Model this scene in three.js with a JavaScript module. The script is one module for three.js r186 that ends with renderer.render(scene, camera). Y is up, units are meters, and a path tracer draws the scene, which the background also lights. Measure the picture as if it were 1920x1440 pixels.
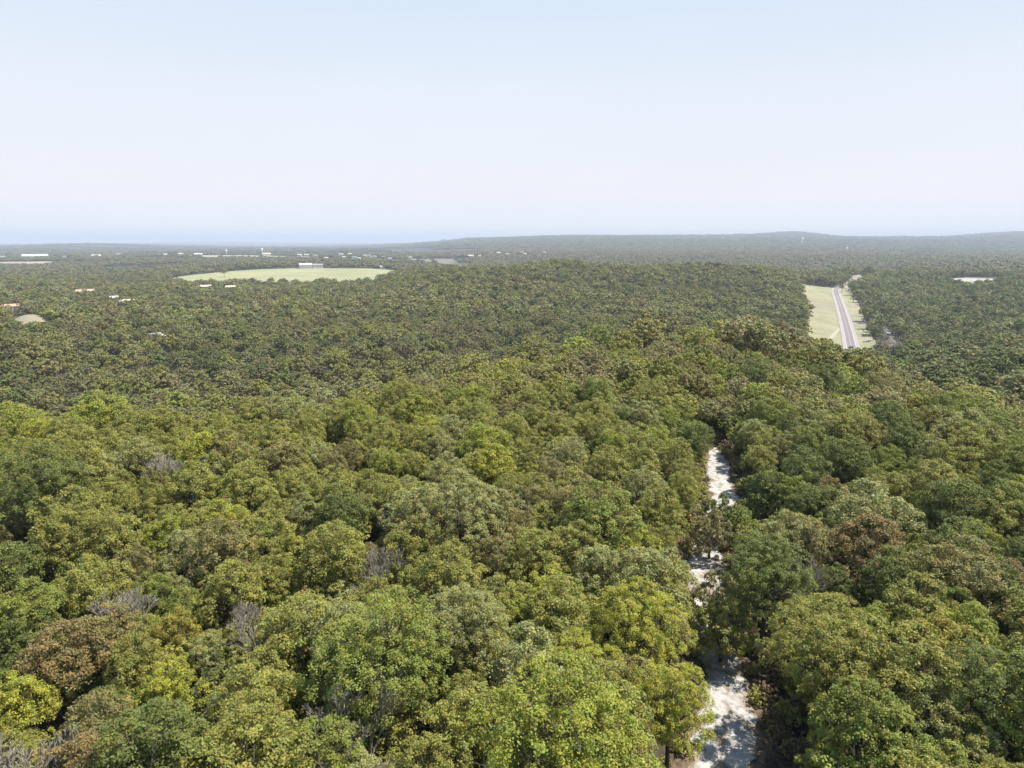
import * as THREE from 'three';
import { mergeGeometries } from 'three/addons/utils/BufferGeometryUtils.js';

// ------------------------------------------------------------------ camera, sky, sun, exposure
const hash2 = (i, j) => { let n = Math.imul(i | 0, 374761393) + Math.imul(j | 0, 668265263); n = Math.imul(n ^ (n >>> 13), 1274126177); return ((n ^ (n >>> 16)) >>> 0) / 4294967296; };
function noise2(x, y) {
  const i = Math.floor(x), j = Math.floor(y), u = x - i, v = y - j, s = u * u * (3 - 2 * u), t = v * v * (3 - 2 * v);
  return ((hash2(i, j) * (1 - s) + hash2(i + 1, j) * s) * (1 - t) + (hash2(i, j + 1) * (1 - s) + hash2(i + 1, j + 1) * s) * t) * 2 - 1;
}
const fbm = (x, y, n = 4) => { let a = 0, k = .55, f = 1; for (let q = 0; q < n; q++) { a += k * noise2(x * f + q * 17.3, y * f - q * 9.1); k *= .5; f *= 2.03; } return a; };
const EYE = 36, PITCH = 12 * Math.PI / 180, FOCAL = 1280;           // eye height in metres; focal length in pixels of a 1920 x 1440 frame
const scene = new THREE.Scene();
const camera = new THREE.PerspectiveCamera(2 * Math.atan(720 / FOCAL) * 180 / Math.PI, 4 / 3, 0.5, 90000);
camera.position.set(0, EYE, 0);
camera.lookAt(0, EYE - Math.tan(PITCH) * 100, -100);
const renderer = new THREE.WebGLRenderer({ antialias: true });
renderer.toneMapping = THREE.LinearToneMapping;
renderer.toneMappingExposure = 1.8;
renderer.shadowMap.enabled = true;

{
  const W = 256, Hh = 256, data = new Float32Array(W * Hh * 4);
  const stops = [[-90, .60, .63, .66], [-2, .84, .88, .95], [0, .91, .925, .985], [4, .895, .918, .982], [10, .83, .885, .975], [18, .68, .805, .955], [35, .42, .60, .84], [60, .27, .45, .74], [90, .21, .38, .68]];
  for (let r = 0; r < Hh; r++) {
    const el = ((r + .5) / Hh - .5) * 180;
    let k = 0; while (k < stops.length - 2 && stops[k + 1][0] < el) k++;
    const a = stops[k], b = stops[k + 1], t = Math.min(1, Math.max(0, (el - a[0]) / (b[0] - a[0])));
    for (let c = 0; c < W; c++) for (let j = 0; j < 4; j++) data[(r * W + c) * 4 + j] = j === 3 ? 1 : (a[j + 1] + (b[j + 1] - a[j + 1]) * t) / 1.8;
  }
  for (let r = Hh >> 1; r < Hh; r++) for (let c = 0; c < W; c++) { const el = ((r + .5) / Hh - .5) * Math.PI, az = (c + .5) / W * 2 * Math.PI, k = 1 / (Math.sin(el) + .22), n = 1 + .022 * fbm(Math.cos(az) * Math.cos(el) * k * 1.1 + 20, Math.sin(az) * Math.cos(el) * k * 1.1 + 20, 4); for (let j = 0; j < 3; j++) data[(r * W + c) * 4 + j] *= n; }
  const sky = new THREE.DataTexture(data, W, Hh, THREE.RGBAFormat, THREE.FloatType);
  sky.mapping = THREE.EquirectangularReflectionMapping; sky.magFilter = THREE.LinearFilter; sky.minFilter = THREE.LinearFilter; sky.needsUpdate = true;
  scene.background = sky; scene.environment = sky;
}
const sun = new THREE.DirectionalLight(new THREE.Color(1, .94, .82), 5);
{
  const az = 80 * Math.PI / 180, el = 60 * Math.PI / 180;           // ahead and to the right, high
  sun.position.set(Math.sin(az) * Math.cos(el) * 600, Math.sin(el) * 600, -Math.cos(az) * Math.cos(el) * 600);
  sun.castShadow = true; sun.shadow.mapSize.set(4096, 4096);
  Object.assign(sun.shadow.camera, { left: -400, right: 400, top: 400, bottom: -400, near: 1, far: 2000 });
  scene.add(sun, sun.target);
}
scene.fog = new THREE.FogExp2(new THREE.Color(.73, .83, 1.0), 1.02e-4);

// ------------------------------------------------------------------ helpers
function rngOf(seed) { let s = seed | 0; return () => { s = (s + 0x6d2b79f5) | 0; let t = Math.imul(s ^ (s >>> 15), 1 | s); t = (t + Math.imul(t ^ (t >>> 7), 61 | t)) ^ t; return ((t ^ (t >>> 14)) >>> 0) / 4294967296; }; }
const smooth = (a, b, x) => { const t = Math.min(1, Math.max(0, (x - a) / (b - a))); return t * t * (3 - 2 * t); };
const cosP = Math.cos(PITCH), sinP = Math.sin(PITCH);
function ray(px, py) {                                              // direction through a pixel of the 1920 x 1440 photograph
  const x = (px - 960) / FOCAL, y = -(py - 720) / FOCAL;
  return [x, y * cosP - sinP, -(cosP + y * sinP)];
}
// paced distances were short beyond the near ridge: stretch them
function reach(D) { const st = [[0, 1], [170, 1], [300, 1.36], [1500, 1.36], [3000, 1.15], [8000, 1], [1e6, 1]]; let k = 0; while (st[k + 1][0] <= D) k++; return D * (st[k][1] + (st[k + 1][1] - st[k][1]) * (D - st[k][0]) / (st[k + 1][0] - st[k][0])); }
function at(px, py, D0) {                                           // the point at (stretched) horizontal distance D0 along that direction
  const [x, y, z] = ray(px, py), D = reach(D0) * (1 + (Math.hypot(x, z) / -z - 1) * Math.min(1, Math.max(0, (D0 - 180) / 120))), k = D / Math.hypot(x, z);
  return [x * k, EYE + y * k, z * k];
}

// ------------------------------------------------------------------ terrain: heights surveyed at points, joined by a thin plate over (azimuth, log distance)
const CANOPY = 11;
const survey = [];
const S = (px, py, D, canopy) => { const [x, y, z] = at(px, py, D); survey.push([Math.atan2(x, -z), Math.log(Math.hypot(x, z)), y - (canopy ? CANOPY : 0)]); };
const G = (px, D, h) => { const [x, , z] = at(px, 700, D); survey.push([Math.atan2(x, -z), Math.log(reach(D)), h]); };
for (const px of [-700, 0, 480, 960, 1440, 1920, 2600]) { G(px, 12, 0); G(px, 34, 0); G(px, 66, 0); }
for (const [px, D, h, D2, h2] of [[-700, 95, -1, 150, -22], [0, 98, -.5, 150, -22], [240, 100, 0, 155, -22], [480, 108, 0, 165, -22], [720, 122, 0, 180, -20], [960, 146, 0, 220, -22], [1200, 156, .3, 235, -22], [1440, 150, -1, 228, -24], [1600, 134, -1.2, 215, -26], [1750, 120, 0, 190, -24], [1920, 104, 0, 170, -24], [2600, 100, 0, 170, -24]]) { const c = Math.hypot(1, (px - 960) / FOCAL) * (px < 960 ? 1 : 1); G(px, D * .72, .3); G(px, Math.min(168, D * c), h); G(px, Math.min(D2 * c, 240), h2); }
for (const px of [-500, 0, 240, 480]) G(px, 240, -40);
for (const px of [720, 960, 1200, 1440, 1600]) G(px, 262, -42);
for (const px of [-500, 0, 240, 480, 720]) { S(px, 650, 300, 1); S(px, 600, 420, 1); S(px, 550, 640, 1); }
for (const px of [-500, 0]) S(px, 531, 800, 1);
for (const px of [240, 500]) S(px, 538, 800, 1);
S(1050, 620, 390, 1); S(1050, 560, 545, 1); S(1050, 520, 690, 1); S(1050, 491, 830, 1);
S(800, 545, 620, 1); S(830, 504, 880, 1); S(720, 522, 860, 1); S(1300, 620, 390, 1); S(1300, 560, 560, 1); S(1300, 520, 710, 1); S(1300, 495, 850, 1); S(1450, 503, 880, 1);
S(1596, 655, 420); S(1588, 620, 500); S(1578, 580, 620); S(1570, 547, 800); S(1608, 524, 1000); S(1520, 545, 790); S(1525, 640, 440); S(1640, 650, 420);
S(1750, 560, 640, 1); S(1750, 640, 330, 1); S(1900, 560, 600, 1); S(1900, 640, 320, 1); S(1820, 535, 880); S(1900, 500, 1150, 1); S(1700, 505, 1150, 1); S(1800, 700, 230, 1); S(2500, 560, 600, 1); S(2500, 500, 1150, 1); S(2500, 690, 240, 1);
S(500, 505, 1250); S(500, 529, 920); S(700, 505, 1260); S(-300, 510, 1150, 1);
for (const px of [950, 1150, 1350, 1550]) { G(px, px > 1400 ? 1300 : 1080, -50); G(px, 1450, -56); }
for (const px of [1050, 1300, 1550, 1900, 2500]) { S(px, 479, 2100, 1); S(px, 463, 4200, 1); }
S(60, 497, 1800); S(320, 479, 2600, 1); S(500, 484.5, 2600); S(-500, 485, 2200, 1); S(700, 478, 2700, 1);
for (const px of [-600, 0, 300, 600]) { S(px, 465, 6000, 1); S(px, 459.5, 14000, 1); S(px, 456, 34000, 1); }
S(380, 453, 25000, 1); S(470, 453.5, 25000, 1); S(160, 457, 8000, 1);
S(1050, 442, 9000, 1); S(950, 444, 8800, 1); S(850, 449, 8500, 1); S(800, 456, 8200, 1); S(730, 462, 8000, 1); S(1300, 441, 9000, 1); S(1420, 439, 9200, 1); S(1490, 434, 9400, 1); S(1580, 442, 9000, 1); S(1680, 443, 9000, 1); S(1780, 443, 9300, 1); S(1900, 435, 10500, 1); S(2000, 436, 10000, 1); S(2600, 440, 9000, 1);
for (const px of [800, 1100, 1500, 1900, 2600]) { G(px, 16000, -60); G(px, 36000, -180); }
const UK = 2.6;
const plate = (() => {
  const n = survey.length, N = n + 3, A = [], P = survey.map(([u, v]) => [u * UK, v]);
  const U = (r2) => (r2 < 1e-12 ? 0 : .5 * r2 * Math.log(r2));
  for (let i = 0; i < N; i++) A.push(new Float64Array(N + 1));
  for (let i = 0; i < n; i++) {
    for (let j = 0; j < n; j++) A[i][j] = U((P[i][0] - P[j][0]) ** 2 + (P[i][1] - P[j][1]) ** 2) + (i === j ? 6e-4 : 0);
    A[i][n] = A[n][i] = 1; A[i][n + 1] = A[n + 1][i] = P[i][0]; A[i][n + 2] = A[n + 2][i] = P[i][1]; A[i][N] = survey[i][2];
  }
  for (let c = 0; c < N; c++) {
    let p = c; for (let r = c + 1; r < N; r++) if (Math.abs(A[r][c]) > Math.abs(A[p][c])) p = r;
    [A[c], A[p]] = [A[p], A[c]];
    for (let r = c + 1; r < N; r++) { const f = A[r][c] / A[c][c]; if (f) for (let k = c; k <= N; k++) A[r][k] -= f * A[c][k]; }
  }
  const w = new Float64Array(N);
  for (let r = N - 1; r >= 0; r--) { let s = A[r][N]; for (let k = r + 1; k < N; k++) s -= A[r][k] * w[k]; w[r] = s / A[r][r]; }
  return (u, v) => { let s = w[n] + w[n + 1] * u + w[n + 2] * v; for (let i = 0; i < n; i++) { const d = (P[i][0] - u) ** 2 + (P[i][1] - v) ** 2; if (d > 1e-12) s += w[i] * .5 * d * Math.log(d); } return s; };
})();
const LIM = .92;
const rises = [], knolls = [];                                     // low swells that carry fields and houses above the crowns in front of them
function rise(px, D, height, halfPx, spread) { const p = at(px, 560, D); rises.push([Math.atan2(p[0], -p[2]), Math.log(Math.hypot(p[0], p[2])), height, halfPx / FOCAL, spread]); }
rise(20, 1740, 10, 130, .07); rise(450, 2560, 11, 120, .09); rise(1828, 870, 11, 64, .10); rise(50, 432, 13, 36, .06); rise(1606, 975, 10, 26, .06);
function H(x, z) {
  const D = Math.hypot(x, z), v = Math.log(Math.min(38000, Math.max(12, D))), az = Math.atan2(x, -z), a = Math.min(LIM, Math.max(-LIM, az));
  let h = plate(a * UK, v);
  const back = smooth(LIM, Math.PI, Math.abs(az));
  if (back > 0) h += (.5 * (plate(LIM * UK, v) + plate(-LIM * UK, v)) - h) * back;
  for (const [a0, l0, A, sa, sl] of rises) { const q = ((az - a0) / sa) ** 2 + ((v - l0) / sl) ** 2; if (q < 9) h += A * Math.exp(-q); }
  for (const [kx, kz, A, sg] of knolls) { const q = ((x - kx) ** 2 + (z - kz) ** 2) / (sg * sg); if (q < 9) h += A * Math.exp(-q); }
  const roll = smooth(150, 500, D);
  return h + roll * 1.1 * fbm(x / 90 + 3.1, z / 90, 3) + smooth(1400, 5000, D) * Math.min(D, 12000) * .0016 * fbm(x / 900, z / 900 + 7.7, 3);
}
function hit(px, py, above = 0) {                                   // where the view through a pixel meets the ground raised by `above`
  const [dx, dy, dz] = ray(px, py); let t = 5, step = .5;
  for (let k = 0; k < 6000; k++) { if (EYE + dy * t < H(dx * t, dz * t) + above) break; t += step; step = Math.max(.5, t * .01); }
  let a = t - step, b = t;
  for (let k = 0; k < 20; k++) { const m = (a + b) / 2; if (EYE + dy * m < H(dx * m, dz * m) + above) b = m; else a = m; }
  return { x: dx * b, z: dz * b, y: EYE + dy * b, slant: b * Math.hypot(dx, dy, dz) };
}
const project = (x, y, z) => { const yy = y - EYE, d = -z * cosP - yy * sinP, v = yy * cosP - z * sinP; return [960 + FOCAL * x / d, 720 - FOCAL * v / d, d]; };

// names and descriptions
const taken = new Map();
function numbered(name) { const n = taken.get(name) ?? 0; taken.set(name, n + 1); return n ? `${name}_${String(n).padStart(3, '0')}` : name; }
function tag(o, label, category, group) { Object.assign(o.userData, { label, category }); if (group) o.userData.group = group; return o; }
function shadows(o) { o.traverse((c) => { if (c.isMesh) c.castShadow = c.receiveShadow = true; }); return o; }
function addMesh(name, geometry, material, parent) { const m = new THREE.Mesh(geometry, material); m.name = parent === scene ? numbered(name) : name; m.castShadow = m.receiveShadow = true; parent.add(m); return m; }
function structure(name, geometry, material) { const m = addMesh(name, geometry, material, scene); m.userData.kind = 'structure'; return m; }

// tiling noise textures (seeded): fine grain for gravel, soil, grass
function grain(size, seed, contrast, blotch) {
  const d = new Uint8Array(size * size * 4), cells = 24;
  for (let y = 0; y < size; y++) for (let x = 0; x < size; x++) {
    const w = (n, s) => { const u = x / size * n, v = y / size * n, i = Math.floor(u), j = Math.floor(v), a = u - i, b = v - j, p = a * a * (3 - 2 * a), q = b * b * (3 - 2 * b), h = (ii, jj) => hash2(((ii % n) + n) % n + seed * 31 + s, ((jj % n) + n) % n + seed * 57); return (h(i, j) * (1 - p) + h(i + 1, j) * p) * (1 - q) + (h(i, j + 1) * (1 - p) + h(i + 1, j + 1) * p) * q; };
    const v = 1 - contrast * (.5 * w(size / 2, 1) + .3 * w(size / 6 | 0, 2) + .2 * w(cells, 3)) - blotch * Math.max(0, w(7, 4) - .45);
    const k = (y * size + x) * 4; d[k] = d[k + 1] = d[k + 2] = Math.max(0, Math.min(255, v * 255)); d[k + 3] = 255;
  }
  const t = new THREE.DataTexture(d, size, size); t.wrapS = t.wrapT = THREE.RepeatWrapping; t.magFilter = THREE.LinearFilter; t.minFilter = THREE.LinearFilter; t.colorSpace = THREE.SRGBColorSpace; t.needsUpdate = true; return t;
}
const gravelTex = grain(512, 3, .45, .35), soilTex = grain(512, 5, .6, .5), grassTex = grain(512, 9, .55, .45);

// where houses stand: [px, py, distance, width, depth, height, wall, roof, label, turn]
const std = (r, g, b, roughness = .9, more = {}) => new THREE.MeshStandardMaterial({ color: new THREE.Color().setRGB(r, g, b), roughness, ...more });
const wallWhite = std(.50, .49, .46), wallTan = std(.36, .29, .22), roofGrey = std(.24, .24, .25, .7), roofWhite = std(.58, .58, .57, .7), roofTan = std(.40, .28, .21, .8), roofCream = std(.50, .45, .33, .7);
const valley = [
  [20, 578, 495, 15, 8, 3.2, wallTan, roofTan, 'long house with pinkish tan roof behind the pale clearing on the left', .15],
  [160, 549, 660, 17, 9, 3.2, wallTan, roofTan, 'long low house with pinkish roof, highest on the left wooded slope', .1],
  [214, 562, 580, 9, 7, 3.4, wallWhite, roofWhite, 'white house left of two among trees on the left slope', .5],
  [240, 567, 560, 10, 6, 3, wallWhite, roofCream, 'long cream-roofed shed beside the white house on the left slope', .1],
  [290, 636, 345, 6.5, 5, 2.8, wallWhite, roofGrey, 'white house with grey roof deep in the wooded valley', .5],
  [309, 633, 350, 2.6, 2.4, 2.3, wallWhite, roofWhite, 'small white outbuilding right of the grey-roofed valley house', -.3],
  [266, 643, 340, 2.2, 2, 2, wallWhite, roofWhite, 'tiny white shed left of the grey-roofed valley house', .2],
  [386, 540, 740, 13, 8, 3.4, wallTan, roofCream, 'cream-roofed house before the pale meadow, left of its neighbour', .1],
  [433, 541, 730, 11, 8, 3.4, wallTan, roofCream, 'cream-roofed house before the pale meadow, below the lone field tree', -.2],
  [1461, 631, 385, 4.2, 3.4, 2.6, wallWhite, roofWhite, 'small white-roofed house in the woods left of the highway verge', .1],
  [1665, 627, 470, 2.2, 2, 2.2, wallWhite, roofGrey, 'small grey-roofed shed beside the dirt lane right of the highway', .3],
];
const townSites = [[562, 481, 2500], [575, 480, 2550], [591, 481, 2500], [612, 486, 2100], [645, 486, 2150], [664, 486, 2150], [672, 487, 2050], [685, 484, 2250], [692, 484, 2260], [698, 482, 2380], [703, 485, 2200], [718, 485, 2180], [731, 487, 2050], [769, 485, 2200], [776, 491, 1850], [883, 483, 2280], [899, 484, 2260], [921, 477, 2850], [935, 478, 2800], [951, 481, 2500], [978, 477, 2900], [985, 481, 2500], [1020, 478, 2800], [1355, 455, 6200], [310, 481, 2450], [338, 480, 2500], [120, 483, 2250], [640, 479, 2650], [655, 477, 2750], [1100, 453, 6400]];
const houseGaps = [];                                               // [x, z, half width, length towards the viewer]
for (const v of valley) { const p = hit(v[0], v[1], v[2] > 600 ? 11 : 7), D = Math.hypot(p.x, p.z); v.place = [p.x, p.z]; knolls.push([p.x, p.z, v[2] > 600 ? 9.5 : 5.6, 9 + v[3] * .6]); houseGaps.push([p.x, p.z, v[3] * .62 + 2, 44]); }
for (const v of townSites) { const p = at(v[0], v[1], v[2]), x = p[0], z = p[2]; knolls.push([x, z, Math.min(12, Math.max(6, p[1] - H(x, z))), 45]); houseGaps.push([x, z, 16, 110]); }
for (const [px, D, w, len] of [[54, 420, 13, 65], [1602, 920, 9, 90], [1609, 985, 9, 90], [22, 470, 8, 26], [1800, 820, 18, 45], [1835, 830, 22, 45], [1865, 860, 14, 45], [440, 2400, 110, 160], [20, 1640, 90, 120]]) { const p = at(px, 600, D); houseGaps.push([p[0], p[2], w, len]); }
const inGap = (x, z) => { for (const [gx, gz, w, len] of houseGaps) { const dx = x - gx, dz = z - gz; if (dx * dx + dz * dz > (len + 30) ** 2) continue; const k = 1 / Math.hypot(gx, gz), along = -(dx * gx + dz * gz) * k, across = Math.abs(dx * gz - dz * gx) * k; if (along > -w && along < len && across < w) return true; } return false; };

// ------------------------------------------------------------------ ground: one sheet out past the horizon
{
  const angles = [];
  for (let a = -180; a < -52; a += 4) angles.push(a);
  for (let a = -52; a < 52; a += .4) angles.push(a);
  for (let a = 52; a <= 180; a += 4) angles.push(a);
  const rings = [0]; for (let k = 0; k <= 400; k++) rings.push(6 * Math.exp(k * Math.log(42000 / 6) / 400));
  const pos = [], col = [], uv = [], idx = [], n = angles.length;
  for (const R of rings) for (const deg of angles) {
    const a = deg * Math.PI / 180, x = Math.sin(a) * R, z = -Math.cos(a) * R, h = H(x, z);
    pos.push(x, h, z); uv.push(x / 5, z / 5);
    const f = .5 + .5 * fbm(x / 40, z / 40, 3), far = smooth(2500, 5000, R), p = fbm(x / 700 + 9, z / 420, 3);
    let c = [.105 + .05 * f, .085 + .035 * f, .052 + .02 * f];
    let w = [.05 + .012 * p, .057 + .01 * p, .033];                  // far woods read as one mass
    const farm = smooth(1700, 2300, R) * smooth(5200, 3600, R) * smooth(.02, -.12, Math.sin(a)), fm = smooth(-.05, .25, fbm(x / 260, z / 160 + 3, 3));
    c = c.map((v, i) => v + ([.40, .36, .27][i] * (1 + .3 * p) - v) * farm * fm);
    if (p > .22) w = [.15, .145, .08];                              // pastures between them
    col.push(...c.map((v, i) => v + (w[i] - v) * far));
  }
  for (let r = 0; r < rings.length - 1; r++) for (let q = 0; q < n - 1; q++) { const i = r * n + q; idx.push(i, i + 1, i + n, i + 1, i + n + 1, i + n); }
  const g = new THREE.BufferGeometry();
  g.setAttribute('position', new THREE.Float32BufferAttribute(pos, 3)); g.setAttribute('color', new THREE.Float32BufferAttribute(col, 3)); g.setAttribute('uv', new THREE.Float32BufferAttribute(uv, 2)); g.setIndex(idx); g.computeVertexNormals();
  structure('ground', g, new THREE.MeshStandardMaterial({ vertexColors: true, map: soilTex, bumpMap: soilTex, bumpScale: .05, roughness: 1 }));
}

// ------------------------------------------------------------------ sheets laid over the ground
// A ribbon along a path of [x, z, halfWidthLeft, halfWidthRight]; edges wander by `ragged`
function spline(pts, step) {
  const out = [], n = pts.length;
  for (let i = 0; i < n - 1; i++) {
    const p0 = pts[Math.max(0, i - 1)], p1 = pts[i], p2 = pts[i + 1], p3 = pts[Math.min(n - 1, i + 2)], m = Math.max(1, Math.ceil(Math.hypot(p2[0] - p1[0], p2[1] - p1[1]) / step));
    for (let k = 0; k < m; k++) { const t = k / m; out.push(p1.map((_, c) => .5 * (2 * p1[c] + (p2[c] - p0[c]) * t + (2 * p0[c] - 5 * p1[c] + 4 * p2[c] - p3[c]) * t * t + (3 * p1[c] - p0[c] - 3 * p2[c] + p3[c]) * t * t * t))); }
  }
  out.push(pts[n - 1]); return out;
}
function ribbon(path, lift, across, ragged, uvScale, relief = 0, crumble = 1.3, tint) {
  const pos = [], uv = [], idx = [], col = [];
  path.forEach(([x, z, l, r], i) => {
    const a = path[Math.max(0, i - 1)], b = path[Math.min(path.length - 1, i + 1)], len = Math.hypot(b[0] - a[0], b[1] - a[1]) || 1, nx = -(b[1] - a[1]) / len, nz = (b[0] - a[0]) / len;
    const L = l + ragged * fbm(x / crumble + 31, z / crumble, 3), R = r + ragged * fbm(x / crumble - 11, z / crumble + 5, 3);
    for (let k = 0; k <= across; k++) { const s = -L + (L + R) * k / across, X = x + nx * s, Z = z + nz * s; pos.push(X, H(X, Z) + lift + relief * fbm(X / .9, Z / .9, 3), Z); uv.push(X / uvScale, Z / uvScale); if (tint) col.push(...tint(X, Z, k / across)); }
  });
  for (let i = 0; i < path.length - 1; i++) for (let k = 0; k < across; k++) { const q = i * (across + 1) + k; idx.push(q, q + 1, q + across + 1, q + 1, q + across + 2, q + across + 1); }
  const g = new THREE.BufferGeometry(); g.setAttribute('position', new THREE.Float32BufferAttribute(pos, 3)); g.setAttribute('uv', new THREE.Float32BufferAttribute(uv, 2)); if (tint) g.setAttribute('color', new THREE.Float32BufferAttribute(col, 3)); g.setIndex(idx); g.computeVertexNormals();
  if (g.attributes.normal.getY(0) < 0) { g.setIndex(idx.reverse()); g.computeVertexNormals(); }
  return g;
}
// A patch whose outline is a closed polygon of ground points, filled by a grid
function inside(poly, x, z) { let c = false; for (let i = 0, j = poly.length - 1; i < poly.length; j = i++) { const [xi, zi] = poly[i], [xj, zj] = poly[j]; if ((zi > z) !== (zj > z) && x < (xj - xi) * (z - zi) / (zj - zi) + xi) c = !c; } return c; }
function patch(poly, lift, rings, uvScale, colour) {                 // rows run between the polygon's left half and its right half
  const n = poly.length / 2, left = poly.slice(0, n), right = poly.slice(n).reverse(), pos = [], uv = [], idx = [], col = [], rows = [];
  for (let i = 0; i < n - 1; i++) for (let k = 0; k < rings; k++) { const t = k / rings; rows.push([left[i], left[i + 1], right[i], right[i + 1]].reduce((o, p, q) => { const w = q % 2 ? t : 1 - t, s = q < 2 ? 0 : 2; o[s] += p[0] * w; o[s + 1] += p[1] * w; return o; }, [0, 0, 0, 0])); }
  rows.push([...left[n - 1], ...right[n - 1]]);
  const m = rings;
  for (const [x0, z0, x1, z1] of rows) for (let k = 0; k <= m; k++) { const t = k / m, x = x0 + (x1 - x0) * t, z = z0 + (z1 - z0) * t; pos.push(x, H(x, z) + lift, z); uv.push(x / uvScale, z / uvScale); col.push(...colour(x, z, t)); }
  for (let i = 0; i < rows.length - 1; i++) for (let k = 0; k < m; k++) { const q = i * (m + 1) + k; idx.push(q, q + 1, q + m + 1, q + 1, q + m + 2, q + m + 1); }
  const g = new THREE.BufferGeometry(); g.setAttribute('position', new THREE.Float32BufferAttribute(pos, 3)); g.setAttribute('uv', new THREE.Float32BufferAttribute(uv, 2)); g.setAttribute('color', new THREE.Float32BufferAttribute(col, 3)); g.setIndex(idx); g.computeVertexNormals();
  if (g.attributes.normal.getY(0) < 0) { g.setIndex(idx.reverse()); g.computeVertexNormals(); }
  return g;
}
const ground = (list) => list.map(([px, py, D]) => { if (D) { const p = at(px, py, D); return [p[0], p[2]]; } const h = hit(px, py); return [h.x, h.z]; });

// the white gravel track through the near woods
const trackPx = [[1372, 1700, 2.1, 2.1], [1360, 1440, 2.3, 2.0], [1358, 1370, 2.2, 2.0], [1360, 1290, 1.8, 1.9], [1350, 1235, 1.6, 1.8], [1336, 1160, 1.6, 1.7], [1324, 1085, 1.9, 1.9], [1332, 1010, 1.5, 1.5], [1356, 945, 1.9, 1.9], [1350, 905, 1.6, 1.6], [1344, 868, 1.7, 1.6], [1341, 848, .8, .8], [1338, 835, .3, .3]];
const track = spline(trackPx.map(([px, py, l, r]) => { const h = hit(px, py); return [h.x, h.z, l, r]; }), .35);
structure('track_verge', ribbon(track.map(([x, z, l, r]) => [x, z, l + 1.1, r + 1.1]), .05, 10, 1.0, 3, .05), new THREE.MeshStandardMaterial({ color: new THREE.Color().setRGB(.36, .25, .16), map: soilTex, bumpMap: soilTex, bumpScale: .05, roughness: 1 }));
structure('gravel_track', ribbon(track, .10, 22, .85, 2.2, .06, 1.3, (x, z, t) => { const e = Math.abs(t - .5) * 2, m = smooth(.12, .5, fbm(x / .8 + 3, z / .8, 3) + .5 * smooth(.6, 1, e) + .25 * smooth(.22, .05, e)), p = .88 + .14 * fbm(x / 2.5, z / 2.5, 2); return [(.84 - .34 * m) * p, (.80 - .40 * m) * p, (.77 - .48 * m) * p]; }), new THREE.MeshStandardMaterial({ vertexColors: true, map: gravelTex, bumpMap: gravelTex, bumpScale: .04, roughness: .95 }));
const trackDistance = (x, z) => { let d = 1e9, s = 0; for (let i = 0; i < track.length; i += 2) { const e = (track[i][0] - x) ** 2 + (track[i][1] - z) ** 2; if (e < d) { d = e; s = i; } } return [Math.sqrt(d), track[s][2]]; };

// the highway in its grassy cutting
const noTrees = [];
const verge = ground([[1494, 540, 830], [1503, 565, 690], [1509, 595, 570], [1511, 625, 480], [1507, 665, 400], [1500, 700, 350], [1672, 700, 350], [1648, 665, 400], [1633, 625, 480], [1620, 595, 570], [1608, 568, 690], [1592, 538, 850]]);
noTrees.push(verge);
const dry = (x, z, t) => { const f = fbm(x / 14, z / 14, 4), k = fbm(x / 60 + 4, z / 60, 3); return [.54 + .14 * f + .08 * k, .51 + .10 * f + .10 * k, .31 + .09 * f]; };
const grassMat = new THREE.MeshStandardMaterial({ vertexColors: true, map: grassTex, bumpMap: grassTex, bumpScale: .1, roughness: 1 });
structure('grass_verge', patch(verge, .35, 26, 4, dry), grassMat);
const spur = ground([[1578, 541, 840], [1588, 533, 900], [1599, 526, 960], [1602, 518, 1040], [1622, 517, 1040], [1617, 526, 960], [1610, 534, 900], [1602, 545, 830]]);
noTrees.push(spur); spur.smooth = true;
structure('grass_verge', patch(spur, .55, 10, 4, (x, z) => { const f = fbm(x / 12, z / 12, 3); return [.58 + .08 * f, .56 + .07 * f, .36 + .05 * f]; }), grassMat);
const roadPath = spline(ground([[1612, 720, 330], [1598, 660, 410], [1589, 620, 500], [1578, 580, 620], [1571, 557, 730], [1567, 547, 805], [1573, 540, 870], [1588, 533, 920], [1606, 526, 980], [1611, 520, 1030]]).map((p) => [...p, 6.6, 6.6]), 6);
structure('road_shoulder', ribbon(roadPath, .75, 8, 0, 3), new THREE.MeshStandardMaterial({ color: new THREE.Color().setRGB(.56, .50, .48), map: gravelTex, roughness: .95 }));
structure('highway', ribbon(roadPath.map(([x, z]) => [x, z, 3.9, 3.9]), .80, 6, 0, 3), new THREE.MeshStandardMaterial({ color: new THREE.Color().setRGB(.33, .28, .30), map: gravelTex, roughness: .9 }));
for (const s of [-3.6, 0, 3.6]) {
  const shifted = roadPath.map(([x, z], i) => { const a = roadPath[Math.max(0, i - 1)], b = roadPath[Math.min(roadPath.length - 1, i + 1)], len = Math.hypot(b[0] - a[0], b[1] - a[1]); return [x - (b[1] - a[1]) / len * s, z + (b[0] - a[0]) / len * s, .09, .09]; });
  structure('road_marking', ribbon(shifted, .815, 1, 0, 3), s ? std(.78, .77, .74) : std(.55, .45, .22));
}
const lane = spline(ground([[1538, 668, 395], [1545, 655, 415], [1555, 640, 450], [1565, 628, 480], [1574, 618, 505]]).map((p) => [...p, 1.7, 1.7]), 4);
structure('side_path', ribbon(lane, .62, 4, .4, 3), new THREE.MeshStandardMaterial({ color: new THREE.Color().setRGB(.62, .56, .40), map: gravelTex, roughness: 1 }));
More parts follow.
